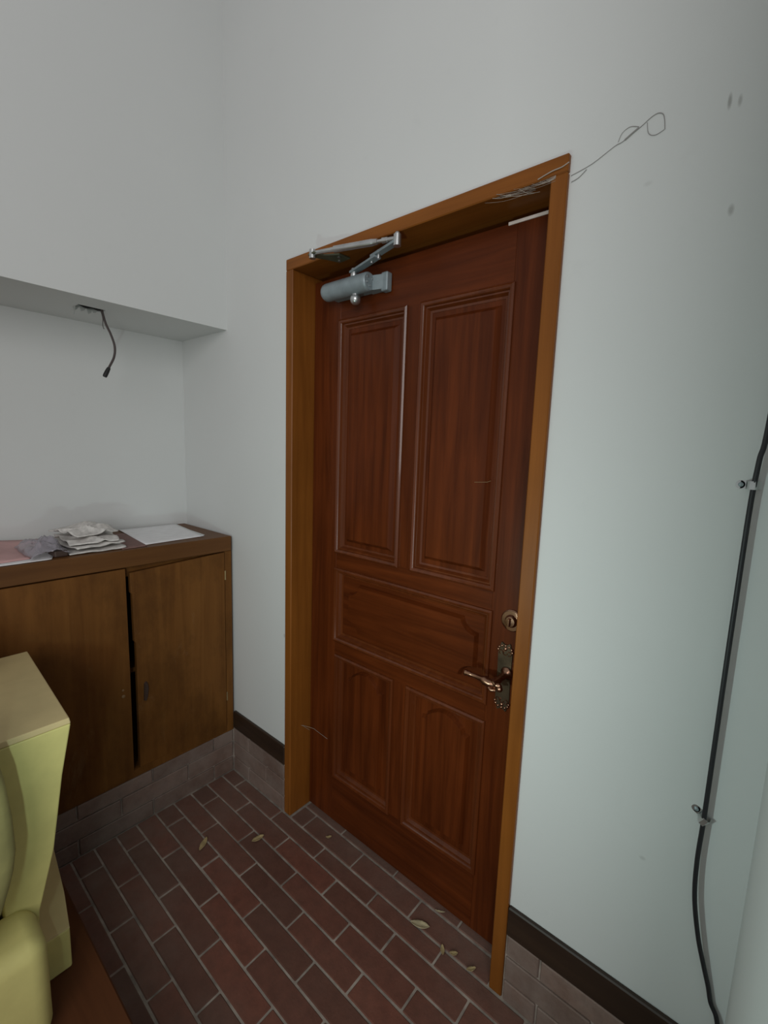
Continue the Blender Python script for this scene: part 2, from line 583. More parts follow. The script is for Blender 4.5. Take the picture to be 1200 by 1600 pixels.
# ------------------------------------------------------------------ door leaf
LX0, LX1, LZ0, LZ1 = FX0 + JT + 0.003, FX1 - JT - 0.003, 0.010, 2.068
LB = LY + 0.044
door = struct(empty('door_1', (LX0, LY, LZ0)), 'red-brown wooden five-panel door, closed')
UL = (-1.192, -0.905, 1.110, 1.918)
UR = (-0.845, -0.560, 1.110, 1.918)
MI = (-1.192, -0.560, 0.770, 1.043)
LL = (-1.182, -0.905, 0.208, 0.708)
LR = (-0.840, -0.560, 0.208, 0.708)
g = G()
g.box((LX0, LY, LZ0), (-1.192, LB, LZ1), 0.001).box((-0.560, LY, LZ0), (LX1, LB, LZ1), 0.001)
g.box((-0.905, LY, 1.110), (-0.845, LB, 1.918)).box((-0.905, LY, 0.208), (-0.840, LB, 0.708))
g.box((-1.192, LY, 0.208), (-1.182, LB, 0.708))
leaf = g.build('door_stile', M['door'], door)
g = G()
for z0, z1 in ((1.918, LZ1), (1.043, 1.110), (0.708, 0.770), (LZ0, 0.208)):
    g.box((-1.192, LY + 0.0003, z0), (-0.560, LB, z1))
g.build('door_rail', M['door_h'], door)


def rect_pts(o, u, y):
    x0, x1, z0, z1 = o
    return [Vector((x0 + u, y, z0 + u)), Vector((x1 - u, y, z0 + u)), Vector((x1 - u, y, z1 - u)), Vector((x0 + u, y, z1 - u))]


PROF = [(-0.006, LY), (-0.005, LY - 0.006), (0.000, LY - 0.010), (0.005, LY - 0.008), (0.009, LY - 0.001), (0.010, LY + 0.003),
        (0.014, LY + 0.003), (0.020, LY + 0.013), (0.026, LY + 0.015), (0.026, LY + 0.019)]


def field_arch(o):
    x0, x1, z0, z1 = o
    a, b, zb, zt = x0 + 0.055, x1 - 0.050, z0 + 0.052, z1 - 0.026
    sh = zt - 0.050
    pts = [(a, zb), (b, zb), (b, sh), (b - 0.016, sh + 0.004), (b - 0.020, sh + 0.018)]
    n = 8
    xa, xb = b - 0.030, a + 0.030
    for k in range(n + 1):
        t = k / n
        pts.append((xa + (xb - xa) * t, sh + 0.024 + 0.026 * math.sin(math.pi * t)))
    pts += [(a + 0.020, sh + 0.018), (a + 0.016, sh + 0.004), (a, sh)]
    return pts


def field_scoop(o):
    x0, x1, z0, z1 = o
    a, b, c, d = x0 + 0.060, x1 - 0.042, z0 + 0.045, z1 - 0.040
    r = 0.050
    pts = []
    for (cx, cz, s0) in ((a, c, 90), (b, c, 180), (b, d, 270), (a, d, 0)):
        arc = [(cx + r * math.cos(math.radians(s0 - 90 * k / 5)), cz + r * 0.8 * math.sin(math.radians(s0 - 90 * k / 5))) for k in range(6)]
        pts += arc
    return pts


for o, kind in ((UL, 'rect'), (UR, 'rect'), (MI, 'scoop'), (LL, 'arch'), (LR, 'arch')):
    g = G()
    g.loft_rect([rect_pts(o, u, y) for u, y in PROF])
    mo = g.build('panel_moulding', M['moulding'], door, smooth=40)
    g = G()
    x0, x1, z0, z1 = o
    g.box((x0 + 0.001, LY + 0.0165, z0 + 0.001), (x1 - 0.001, LB - 0.004, z1 - 0.001))
    mat = M['door_h'] if kind == 'scoop' else M['door']
    if kind == 'rect':
        p = [(x0 + 0.036, z0 + 0.040), (x1 - 0.036, z0 + 0.040), (x1 - 0.036, z1 - 0.040), (x0 + 0.036, z1 - 0.040)]
        g.prism(p, LY + 0.0167, LY + 0.0030, 'Y', 0.012)
    elif kind == 'scoop':
        g.prism(field_scoop(o), LY + 0.0167, LY + 0.0010, 'Y', 0.007)
    else:
        g.prism(field_arch(o), LY + 0.0167, LY + 0.0010, 'Y', 0.007)
    g.build('door_panel', mat, door)
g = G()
g.box((-0.585, LY - 0.003, LZ1 - 0.004), (LX1 - 0.002, LY + 0.02, LZ1 + 0.004), 0.001)  # pale strip imitates the daylight glint in the gap above the leaf
tag(g.build('daylight_gap_strip', M['daylight_gap'], door), 'thin pale strip standing in for daylight along the top edge')
# scratches on the leaf
g = G()
g.tube([(-0.640, LY + 0.0028, 1.405), (-0.600, LY + 0.0028, 1.408), (-0.590, LY + 0.0028, 1.412)], 0.0008, 5)
g.build('scratch', M['cab_edge'], door)

# deadbolt lock
dx, dz = -0.496, 1.036
g = G()
g.lathe((dx, LY + 0.002, dz), (0, -1, 0), [(0, 0.031), (0.006, 0.031), (0.009, 0.028), (0.010, 0.024), (0.009, 0.021), (0.010, 0.018),
                                          (0.016, 0.016), (0.019, 0.013), (0.020, 0.0)], 28)
lk = g.build('deadbolt', M['bronze'], door, smooth=35)
g = G()
g.prism([(dx - 0.003, dz - 0.011), (dx + 0.003, dz - 0.011), (dx + 0.004, dz + 0.011), (dx - 0.004, dz + 0.011)], LY - 0.017, LY - 0.027, 'Y', 0.001)
g.build('thumb_turn', M['bronze'], lk, bevel=0.001)

# escutcheon plate with scalloped filigree ends
ex, ez0, ez1 = -0.508, 0.768, 0.968
pts = []
n = 56
for k in range(n):
    t = 2 * math.pi * k / n
    zc = (ez0 + ez1) / 2
    hz = (ez1 - ez0) / 2
    sx = math.copysign(abs(math.cos(t)) ** 0.55, math.cos(t))
    sz = math.copysign(abs(math.sin(t)) ** 0.8, math.sin(t))
    wave = 1 + 0.05 * math.cos(10 * t) * (abs(math.sin(t)) > 0.75)
    wst = 0.021 + 0.009 * (abs(sz) ** 2.2 if abs(sz) < 0.86 else 0.72 - 4 * (abs(sz) - 0.86))
    pts.append((ex + sx * max(wst, 0.010) * wave, zc + sz * hz * wave))
g = G()
g.prism(pts, LY + 0.001, LY - 0.0035, 'Y', 0.0012)
esc = g.build('escutcheon', M['bronze_dark'], door)
g = G()
for zc, s in ((0.945, 1), (0.792, -1)):
    for k in range(7):
        a = math.pi * (k / 6)
        g.ball((ex + 0.021 * math.cos(a), LY - 0.004, zc + s * 0.015 * math.sin(a)), 0.0038, (1, 0.8, 1), 8)
    for k in range(3):
        a0 = k * 2.1
        g.tube([(ex - 0.012 + 0.012 * k + 0.006 * math.cos(a0 + q * 0.55), LY - 0.004, zc - s * 0.006 + 0.006 * math.sin(a0 + q * 0.55)) for q in range(9)], 0.0016, 6)
    g.ball((ex, LY - 0.004, zc + s * 0.006), 0.0058, (1, 0.7, 1), 10)
g.build('filigree', M['bronze'], esc, smooth=60)
# lever
g = G()
g.lathe((-0.499, LY - 0.003, 0.882), (-0.010, -0.058, -0.012), [(0, 0.019), (0.004, 0.018), (0.008, 0.012), (0.016, 0.0095), (0.034, 0.0085), (0.044, 0.011), (0.052, 0.011), (0.060, 0.0125), (0.066, 0.011), (0.070, 0.002)], 20)
lev = g.build('lever_handle', M['bronze'], door, smooth=50)
g = G()
hub = Vector((-0.511, 0.038, 0.8705))
path = [hub + Vector(p) for p in ((0.026, 0, 0.001), (0.020, 0, 0.000), (0.010, 0, -0.001), (0, 0, -0.002), (-0.010, -0.001, -0.002), (-0.018, -0.001, -0.001), (-0.024, 0, 0.000), (-0.034, 0, 0.001), (-0.052, 0, 0.002),
                                   (-0.066, 0, 0.002), (-0.072, 0, 0.002), (-0.077, 0, 0.002), (-0.083, 0, 0.002), (-0.087, 0, 0.002), (-0.090, 0, 0.002))]
g.tube(path, [0.002, 0.0075, 0.0065, 0.0105, 0.0125, 0.0115, 0.0135, 0.0085, 0.0065, 0.0062, 0.0085, 0.0068, 0.0095, 0.0080, 0.002], 16)
g.ball(hub + Vector((0.022, -0.004, -0.006)), 0.0085, (1, 1, 1), 14)
g.tube([hub + Vector((-0.012, -0.006, -0.010)), hub + Vector((0.0, -0.008, -0.016)), hub + Vector((0.012, -0.006, -0.014))], [0.003, 0.0055, 0.003], 10)
g.build('lever_grip', M['bronze'], lev, smooth=50)

# ------------------------------------------------------------------ door closer
dc = tag(empty('door_closer', (-1.1, LY, 2.0)), 'grey metal door closer with a folded arm at the top of the door', 'door closer')
AY, AZ = 0.052, 2.002
g = G()
g.lathe((-1.222, AY, AZ), (1, 0, 0), [(0, 0.018), (0.004, 0.024), (0.010, 0.0275), (0.020, 0.0285), (0.196, 0.0285), (0.202, 0.0275), (0.205, 0.0245)], 28)
g.box((-1.205, AY + 0.005, AZ - 0.020), (-1.02, LY - 0.0008, AZ + 0.020), 0.003)
body = g.build('closer_body', M['closer'], dc, smooth=40)
g = G()
for dyy, dzz in ((0.012, 0.010), (-0.010, 0.012), (0.0, -0.012), (-0.014, -0.004)):
    g.cyl((-1.017, AY + dyy, AZ + dzz), (-1.0145, AY + dyy, AZ + dzz), 0.0035, 10)
g.build('end_screw', M['steel'], body, smooth=40)
g = G()
g.prism([(-1.045, AY + 0.012), (-1.0185, AY + 0.012), (-0.968, LY - 0.022), (-0.968, LY - 0.001), (-1.045, LY - 0.001)], AZ - 0.022, AZ + 0.022, 'Z')
g.box((-0.992, LY - 0.026, AZ - 0.028), (-0.966, LY - 0.0008, AZ + 0.028), 0.003)
g.build('end_bracket', M['closer'], dc, bevel=0.002)
g = G()
g.lathe((-1.078, AY, AZ - 0.020), (0, 0, -1), [(0, 0.010), (0.012, 0.011), (0.013, 0.014), (0.017, 0.0165), (0.024, 0.0172), (0.032, 0.015), (0.038, 0.009), (0.040, 0.001)], 20)
g.build('spindle_cap', M['steel'], dc, smooth=50)
SP = Vector((-1.086, AY, 2.046))
EL = Vector((-0.868, -0.002, 2.058))
SH = Vector((-1.176, -0.044, 2.089))
g = G()
g.lathe((SP.x, SP.y, AZ + 0.020), (0, 0, 1), [(0, 0.012), (0.014, 0.012), (0.016, 0.010), (0.030, 0.010), (0.032, 0.008)], 16)
g.build('spindle', M['steel'], dc, smooth=40)


def bar(g, a, b, w, t):
    d = (b - a).normalized()
    n_ = Vector((-d.y, d.x, 0)).normalized()
    u_ = d.cross(n_)
    if u_.z < 0:
        u_ = -u_
    q = []
    for p in (a, b):
        q.append([p + n_ * w + u_ * t, p - n_ * w + u_ * t, p - n_ * w - u_ * t, p + n_ * w - u_ * t])
    lo = [[g.bm.verts.new(v) for v in r] for r in q]
    g.bm.faces.new(lo[0])
    g.bm.faces.new(lo[1][::-1])
    for k in range(4):
        g.bm.faces.new((lo[0][k], lo[0][(k + 1) % 4], lo[1][(k + 1) % 4], lo[1][k]))


g = G()
mid = SP.lerp(EL, 0.52)
bar(g, SP - (EL - SP) * 0.05 + Vector((0, 0, -0.002)), mid + (EL - SP) * 0.06 + Vector((0, 0, -0.002)), 0.0125, 0.0035)
bar(g, mid - (EL - SP) * 0.06 + Vector((0, 0, 0.006)), EL + Vector((0, 0, 0.004)), 0.0110, 0.0040)
ma = g.build('main_arm', M['closer'], dc, bevel=0.0015)
g = G()
for t in (0.44, 0.60):
    p = SP.lerp(EL, t)
    g = G()
    g.cyl(p + Vector((0, 0, -0.010)), p + Vector((0, 0, 0.014)), 0.005, 10)
    g.build('arm_screw', M['steel'], ma, smooth=40)
g = G()
g.cyl(EL + Vector((0, 0, -0.008)), EL + Vector((0, 0, 0.022)), 0.011, 16)
g.ball(EL + Vector((0, 0, 0.022)), 0.0085)
g.build('elbow', M['steel'], dc, smooth=40)
g = G()
E2 = EL + Vector((0, 0, 0.013))
pa = [E2.lerp(SH, t) for t in (0.0, 0.10, 0.105, 0.16, 0.163, 0.21, 0.213, 0.27, 0.273, 0.72, 0.723, 0.80, 0.98)]
g.tube(pa, [0.006, 0.006, 0.0075, 0.0075, 0.005, 0.005, 0.0075, 0.009, 0.0095, 0.0095, 0.007, 0.0065, 0.006], 12)
g.build('forearm_rod', M['steel'], dc, smooth=40)
g = G()
g.cyl(SH + Vector((0, 0, -0.016)), SH + Vector((0, 0, 0.010)), 0.010, 14)
g.build('shoe_pivot', M['steel'], dc, smooth=40)
g = G()
FZU = FZ - JT - 0.0005
g.prism([(-1.190, -0.050), (-1.160, -0.054), (-1.150, -0.020), (-1.105, 0.004), (-1.100, 0.046), (-1.150, 0.050), (-1.166, 0.010), (-1.190, -0.030)], FZU - 0.005, FZU - 0.0002, 'Z')
fp = g.build('foot_plate', M['olive_plate'], dc)
g = G()
for x, y in ((-1.118, 0.015), (-1.138, 0.036)):
    g.cyl((x, y, FZU - 0.008), (x, y, FZU - 0.004), 0.005, 10)
g.build('plate_screw', M['steel'], fp, smooth=40)

# ------------------------------------------------------------------ cabinet and worktop
CX = -1.739                     # cabinet face
CT, CB = 1.097, 0.2005
CE = -1.275                     # far end of the cabinet
cb = tag(empty('storage_cabinet', (-1.94, -0.64, CB)), 'low brown plywood cabinet with worn doors, built into the wall niche', 'cabinet')
g = G()
ZT = 1.034
g.box((NX + 0.003, CE, CB), (CX, CE + 0.020, ZT - 0.001)).box((NX + 0.003, -0.024, CB), (CX, -0.001, ZT - 0.001))
g.box((NX + 0.003, CE + 0.02, CB), (CX - 0.020, -0.024, CB + 0.02)).box((NX + 0.003, CE + 0.02, CB + 0.02), (NX + 0.010, -0.024, ZT - 0.001))
g.box((NX + 0.012, CE + 0.021, 0.60), (CX - 0.06, -0.025, 0.618))
g.build('carcass', M['cab'], cb)
g = G()
g.box((CX - 0.02, -0.031, CB), (CX + 0.001, -0.0008, ZT - 0.001), 0.001)
g.box((CX - 0.02, CE, CB), (CX + 0.001, CE + 0.032, ZT - 0.001), 0.001)
g.box((CX - 0.02, CE + 0.03, CB), (CX - 0.001, -0.030, CB + 0.030))
g.box((CX - 0.045, CE + 0.02, ZT - 0.040), (CX - 0.022, -0.024, ZT - 0.001))
g.build('face_frame', M['cab'], cb)
# right door, hung a little askew: profile in y-z with a chipped free edge
hy = -0.034
pr_ = [(hy, 0.208), (hy, 1.030), (-0.409, 1.010), (-0.409, 0.935), (-0.404, 0.928), (-0.403, 0.745), (-0.398, 0.738), (-0.402, 0.207)]
g = G()
g.prism(pr_, CX - 0.018, CX + 0.002, 'X')
dr = g.build('cabinet_door', M['cab'], cb, origin=(CX, hy, 0.23), bevel=0.001)
dr.rotation_euler = (0, 0, math.radians(-0.8))
g = G()
g.prism([(-0.380, 0.50), (-0.377, 0.568), (-0.370, 0.575), (-0.363, 0.568), (-0.360, 0.545), (-0.364, 0.515), (-0.370, 0.495)], CX + 0.002, CX + 0.0085, 'X', 0.002)
h_ = g.build('pull_handle', M['darkbox'], dr)
for z in (0.375, 0.930):
    g = G()
    g.cyl((CX + 0.003, hy + 0.002, z - 0.020), (CX + 0.003, hy + 0.002, z + 0.020), 0.0032, 10)
    g.build('hinge', M['brass'], dr, smooth=40)
g = G()
g.prism([(-0.4265, 0.207), (-0.4245, 0.640), (-0.4255, 1.029), (-0.8055, 1.029), (-0.8055, 0.207)], CX - 0.018, CX + 0.001, 'X')
dl = g.build('cabinet_door', M['cab'], cb, bevel=0.001)
g = G()
g.prism([(-0.8085, 0.207), (-0.8085, 1.029), (-1.239, 1.029), (-1.239, 0.207)], CX - 0.018, CX + 0.001, 'X')
g.build('cabinet_door', M['cab'], cb, bevel=0.001)
g = G()
g.lathe((CX + 0.001, -0.452, 0.548), (1, 0, 0), [(0, 0.006), (0.003, 0.006), (0.004, 0.0045), (0.0045, 0.001)], 12)
g.lathe((CX + 0.001, -0.452, 0.572), (1, 0, 0), [(0, 0.004), (0.002, 0.004), (0.003, 0.001)], 10)
tag(g.build('catch_screw', M['cab_edge'], dl, smooth=40), 'pale screw heads where a handle is missing')

g = G()
g.box((NX + 0.001, CE - 0.001, ZT), (CX + 0.003, -0.0005, CT), 0.002)
wt = tag(g.build('cabinet_worktop', M['cab_top'], origin=(-1.94, -0.64, ZT)), 'thick brown wooden worktop lying over the low cabinet', 'worktop')

# ------------------------------------------------------------------ papers on the worktop
TZ = CT


def quad_sheet(corners, lift, seed, amp, nu=14, nv=10, z0=TZ):
    a, b, c, d = [Vector((p[0], p[1], 0)) for p in corners]

    def f(u, v):
        p = a.lerp(b, u).lerp(d.lerp(c, u), v)
        nz = noise.noise(Vector((p.x * 9, p.y * 9, seed))) * 0.5 + 0.5
        nz2 = noise.noise(Vector((p.x * 28, p.y * 28, seed + 9))) * 0.5 + 0.5
        zz = z0 + 0.0015 + amp * (0.7 * nz + 0.3 * nz2) + lift(u, v)
        jx = noise.noise(Vector((u * 5, v * 5, seed + 3))) * amp * 0.5
        jy = noise.noise(Vector((u * 5, v * 5, seed + 6))) * amp * 0.5
        return Vector((p.x + jx, p.y + jy, zz))
    g_ = G()
    g_.sheet(f, nu, nv)
    return g_


def paper(name, corners, lift, seed, amp, mat, label, cat, group=None, z0=TZ, smooth=60, thick=0.0008, **kw):
    g_ = quad_sheet(corners, lift, seed, amp, z0=z0, **kw)
    cx = sum(p[0] for p in corners) / 4
    cy = sum(p[1] for p in corners) / 4
    o = g_.build(name, mat, origin=(cx, cy, z0), smooth=smooth, solid=thick)
    return tag(o, label, cat, group)


paper('white_paper', [(-1.778, -0.335), (-1.800, -0.088), (-2.146, -0.050), (-2.140, -0.300)], lambda u, v: 0.003 * v, 1.0, 0.0015, M['paper'],
      'large flat white sheet at the right end of the worktop', 'paper')
paper('white_paper', [(-1.800, -0.250), (-1.822, -0.074), (-2.05, -0.062), (-2.03, -0.25)], lambda u, v: 0, 2.0, 0.0004, M['paper'],
      'white sheet mostly hidden, its corner showing under the large white sheet', 'paper')
paper('brown_red_patch', [(-1.752, -0.425), (-1.756, -0.338), (-2.06, -0.30), (-2.06, -0.41)], lambda u, v: 0.0, 3.0, 0.002, M['redpatch'],  # thin brown-red layer over the worktop between the sheets
      'brownish red patch between the newspapers and the white sheet', 'paper')
nl = [('flat grey newspaper at the bottom of the crumpled pile', 0.0, 0.006, 0.0), ('folded grey newspaper, second from the bottom of the crumpled pile', 0.012, 0.008, -0.01),
      ('folded grey newspaper, third from the bottom of the crumpled pile', 0.024, 0.010, 0.006), ('crumpled grey newspaper with a raised peak on top of the pile', 0.047, 0.016, -0.006)]
quads = [[(-1.762, -0.585), (-1.766, -0.408), (-2.02, -0.392), (-2.03, -0.590)],
         [(-1.772, -0.560), (-1.790, -0.402), (-2.05, -0.425), (-2.02, -0.598)],
         [(-1.800, -0.575), (-1.782, -0.425), (-2.01, -0.382), (-2.04, -0.560)],
         [(-1.815, -0.545), (-1.845, -0.405), (-2.06, -0.430), (-2.00, -0.585)]]
for i, (lb, dz_, am, sh_) in enumerate(nl):
    pk = 0.004 + 0.007 * i

    def lf(u, v, pk=pk, i=i):
        fold = 0.004 * i * math.exp(-((v - 0.1 * i) / 0.10) ** 2) + 0.004 * i * math.exp(-((u + v - 0.7) / 0.08) ** 2)
        return fold + pk * math.exp(-((u - 0.70) / 0.25) ** 2 - ((v - 0.62) / 0.35) ** 2)
    paper('newspaper', quads[i], lf, 11.0, 0.012, M['news'], lb,
          'newspaper', 'crumpled newspapers on the worktop', TZ + dz_ * 1.05, thick=0.004, smooth=25, nu=24, nv=20)


def bagf(u, v):
    x = -1.756 - 0.22 * u
    y = -0.693 + 0.118 * v
    h = 0.056 * math.sin(math.pi * min(1, max(0, v))) ** 0.7 * math.sin(math.pi * min(1, u * 0.85 + 0.08)) ** 0.6
    h *= 0.65 + 0.7 * noise.noise(Vector((u * 3.2, v * 3.5, 4.2))) + 0.35 * abs(noise.noise(Vector((u * 9, v * 9, 1.2))))
    return Vector((x + 0.012 * noise.noise(Vector((u * 4, v * 4, 7))), y + 0.012 * noise.noise(Vector((u * 4, v * 4, 3))), TZ + 0.010 + max(0, h)))


g = G()
g.sheet(bagf, 26, 20)
tag(g.build('plastic_bag', M['bag'], origin=(-1.9, -0.66, TZ), smooth=35, solid=0.0006), 'crumpled clear plastic bag between the pink paper and the newspapers', 'plastic bag')
g = G()
g.box((-1.845, -0.628, TZ + 0.0005), (-1.765, -0.588, TZ + 0.022), 0.005, 2)
tag(g.build('spectacle_case', M['darkbox'], origin=(-1.80, -0.61, TZ)), 'small dark brown case between the plastic bag and the newspapers', 'case')
paper('pink_paper', [(-1.775, -0.815), (-1.785, -0.690), (-2.12, -0.560), (-2.140, -0.840)], lambda u, v: 0.030 * v * (1 - u) ** 2, 21.0, 0.006, M['pink'],
      'creased pink paper at the left end of the worktop', 'paper', thick=0.001, smooth=35)
paper('white_paper', [(-1.747, -0.815), (-1.749, -0.640), (-1.86, -0.60), (-1.88, -0.815)], lambda u, v: 0.0, 24.0, 0.002, M['paper'],
      'white sheet along the front edge under the pink paper', 'paper')
g = G()
g.ball((-1.90, -0.772, TZ + 0.016), 0.018, (1.6, 1.2, 0.85), 16)
o = g.build('paper_ball', M['darkbox'], origin=(-1.90, -0.772, TZ), smooth=30)
for v in o.data.vertices:
    v.co *= 1 + 0.18 * noise.noise(v.co * 60)
tag(o, 'small brown crumpled lump lying on the pink paper', 'crumpled paper')

# ------------------------------------------------------------------ wire hanging from the soffit
g = G()
wp = smooth_path([(-1.916, -0.412, SZ + 0.045), (-1.915, -0.400, SZ + 0.004), (-1.915, -0.389, 1.909), (-1.915, -0.373, 1.872), (-1.915, -0.362, 1.832), (-1.915, -0.366, 1.794), (-1.915, -0.383, 1.757), (-1.915, -0.391, 1.740)], 6)
g.tube(wp, 0.0042, 8)
hw = g.build('hanging_wire', M['wire'], origin=(-1.916, -0.40, SZ), smooth=60)
tag(hw, 'brown bare wire hanging from the hole in the soffit, end taped black', 'wire')
g = G()
g.tube([(-1.915, -0.385, 1.752), (-1.915, -0.391, 1.740), (-1.915, -0.399, 1.723), (-1.915, -0.401, 1.718)], [0.006, 0.0075, 0.0078, 0.0065], 10)
g.build('tape_end', M['tape'], hw, smooth=40)
g = G()
g.tube(smooth_path([(-1.918, -0.404, SZ + 0.01), (-1.917, -0.397, 1.925), (-1.917, -0.398, 1.900), (-1.918, -0.394, 1.888)], 5), 0.0013, 6)
g.build('loose_strand', M['wire'], hw)
g = G()
g.tube(smooth_path([(-1.922, -0.476, SZ + 0.012), (-1.921, -0.450, SZ + 0.003), (-1.920, -0.428, SZ + 0.006), (-1.917, -0.410, SZ + 0.002), (-1.916, -0.402, SZ + 0.008)], 5), 0.0042, 8)
g.build('wire_loop', M['tape'], hw, smooth=60)

# ------------------------------------------------------------------ black cable on the wall at the right
cy_ = -0.004
g = G()
cp = smooth_path([(-0.002, cy_, 3.30), (-0.004, cy_, 2.2), (-0.013, cy_ - 0.002, 1.60), (-0.020, cy_ - 0.003, 1.49), (-0.0235, cy_, 1.40), (-0.0245, cy_, 1.15), (-0.0245, cy_, 0.96), (-0.0245, cy_, 0.790),
                  (-0.0255, cy_ - 0.001, 0.69), (-0.021, cy_ - 0.002, 0.61), (-0.007, cy_ - 0.001, 0.53), (0.009, cy_ + 0.004, 0.467), (0.021, cy_ + 0.008, 0.423), (0.0285, cy_ + 0.008, 0.392), (0.040, cy_ + 0.007, 0.370),
                  (0.046, cy_ + 0.004, 0.34), (0.047, cy_ + 0.002, 0.294)], 8)
g.tube(cp, 0.0044, 12)
tag(g.build('wall_cable', M['black'], origin=(-0.024, cy_, 0.30), smooth=60), 'black cable running down the wall right of the door', 'cable')


def cable_clip(z, ang, label):
    c = tag(empty('cable_clip', (-0.0245, cy_, z)), label, 'cable clip', 'metal clips on the black cable')
    w = 0.0075
    # strap over the cable, in local coordinates of the clip
    prof = [(-0.0175, 0.0150), (-0.0100, 0.0150), (-0.0075, 0.010), (-0.0070, -0.001), (-0.004, -0.0058), (0.004, -0.0058), (0.0072, -0.001), (0.0080, 0.013), (0.0130, 0.0150)]
    g_ = G()
    loops = []
    for (x, y) in prof:
        loops.append([Vector((x, y, -w)), Vector((x, y, w)), Vector((x, y + 0.0012, w)), Vector((x, y + 0.0012, -w))])
    lv = [[g_.bm.verts.new(v) for v in q] for q in loops]
    for a_, b_ in zip(lv, lv[1:]):
        for k in range(4):
            g_.bm.faces.new((a_[k], a_[(k + 1) % 4], b_[(k + 1) % 4], b_[k]))
    g_.bm.faces.new(lv[0])
    g_.bm.faces.new(lv[-1][::-1])
    st = g_.build('strap', M['steel'], c, origin=c.location)
    st.location = (0, 0, 0)
    g_ = G()
    g_.cyl((-0.0180, 0.0150, 0), (-0.0180, 0.0162, 0), w, 16)
    e_ = g_.build('screw_tab', M['steel'], c, origin=c.location, smooth=40)
    e_.location = (0, 0, 0)
    g_ = G()
    g_.lathe((-0.0170, 0.0155, 0.0), (0, -1, 0), [(0, 0.0045), (0.002, 0.0042), (0.0035, 0.002), (0.0037, 0.0003)], 12)
    s_ = g_.build('screw', M['closer'], c, origin=c.location, smooth=40)
    s_.location = (0, 0, 0)
    c.rotation_euler = (0, ang, 0)
    return c


# clip meshes are written around the origin, so undo the offset build() applied
def fix_clip(c):
    for ch in c.children:
        for v in ch.data.vertices:
            v.co += c.location


for z, a_, lb in ((1.448, 0.0, 'upper shiny metal clip, on the straight run of the black cable'), (0.780, 0.55, 'tilted metal clip low on the black cable, where it starts to bow')):
    fix_clip(cable_clip(z, a_, lb))

# ------------------------------------------------------------------ cobweb and dirt at the frame corner
g = G()
wy = WY - 0.0010


def web(pts, r):
    g.tube(smooth_path([(x, wy, z) for x, z in pts], 4), r, 5)


web([(-0.402, 2.083), (-0.36, 2.092), (-0.319, 2.110), (-0.305, 2.113), (-0.291, 2.120), (-0.272, 2.129), (-0.255, 2.139), (-0.243, 2.141), (-0.234, 2.133), (-0.230, 2.108)], 0.0007)
web([(-0.300, 2.115), (-0.286, 2.123), (-0.276, 2.128)], 0.0018)
web([(-0.312, 2.116), (-0.306, 2.130), (-0.292, 2.136), (-0.276, 2.130)], 0.0006)
web([(-0.262, 2.132), (-0.258, 2.112), (-0.246, 2.104), (-0.231, 2.108)], 0.0006)
web([(-0.400, 2.070), (-0.385, 2.074), (-0.37, 2.085)], 0.0009)
tag(g.build('cobweb', M['web'], origin=(-0.30, wy, 2.11)), 'dark dusty cobweb strand with a loop on the wall above the door corner', 'cobweb')
g = G()
r2 = random.Random(3)
for k in range(26):
    x = r2.uniform(-0.62, -0.45)
    p0 = Vector((x, r2.uniform(-0.002, 0.012), FZ - JT + r2.uniform(-0.002, 0.004)))
    p1 = Vector((x + r2.uniform(0.04, 0.13), r2.uniform(-0.003, 0.03), FZ - JT - r2.uniform(0.000, 0.012)))
    p1.x = min(p1.x, FX1 - JT + 0.012)
    if p1.x > FX1 - JT - 0.002:
        p1.y = -0.001
    mid_ = (p0 + p1) / 2 + Vector((0, -0.002, -r2.uniform(0.002, 0.008)))
    g.tube(smooth_path([p0, mid_, p1], 4), r2.uniform(0.0002, 0.0006), 4)
g.tube(smooth_path([(-0.47, -0.002, 2.092), (-0.44, -0.003, 2.098), (-0.418, -0.002, 2.100), (-0.404, 0.0, 2.106)], 4), 0.0012, 5)
tag(g.build('cobweb', M['web_pale'], origin=(-0.5, 0, 2.085)), 'pale dusty cobweb hanging in the top right corner of the door frame', 'cobweb')
g = G()
for p in ([(-1.331, 0.03, 0.380), (-1.329, 0.06, 0.372), (-1.30, 0.098, 0.352)], [(-1.331, 0.06, 0.372), (-1.322, 0.092, 0.340)], [(-1.30, 0.097, 0.352), (-1.22, 0.097, 0.345)]):
    g.tube(smooth_path(p, 4), 0.0006, 5)
tag(g.build('cobweb', M['web_pale'], origin=(-1.33, 0.05, 0.37)), 'thin cobweb across the foot of the left door jamb', 'cobweb')

# ------------------------------------------------------------------ dry leaves on the bricks


def dry_leaf(x, y, ln, wd, rot, mat, label, seed):
    def f(u, v):
        t = u * 2 - 1
        w_ = wd * max(0.04, (1 - t * t) ** 0.8) * (1 + 0.18 * noise.noise(Vector((u * 6, seed, 0))))
        s = (v - 0.5) * w_
        px, py = t * ln / 2, s
        z = 0.003 + 0.35 * abs(s) + 0.004 * t * t + 0.003 * noise.noise(Vector((u * 4, v * 4, seed))) ** 2
        ca, sa = math.cos(rot), math.sin(rot)
        return Vector((x + px * ca - py * sa, y + px * sa + py * ca, z))
    g_ = G()
    g_.sheet(f, 12, 6)
    o_ = g_.build('dry_leaf', mat, origin=(x, y, 0.0), smooth=50, solid=0.0006)
    return tag(o_, label, 'leaf', 'dry leaves on the brick floor')


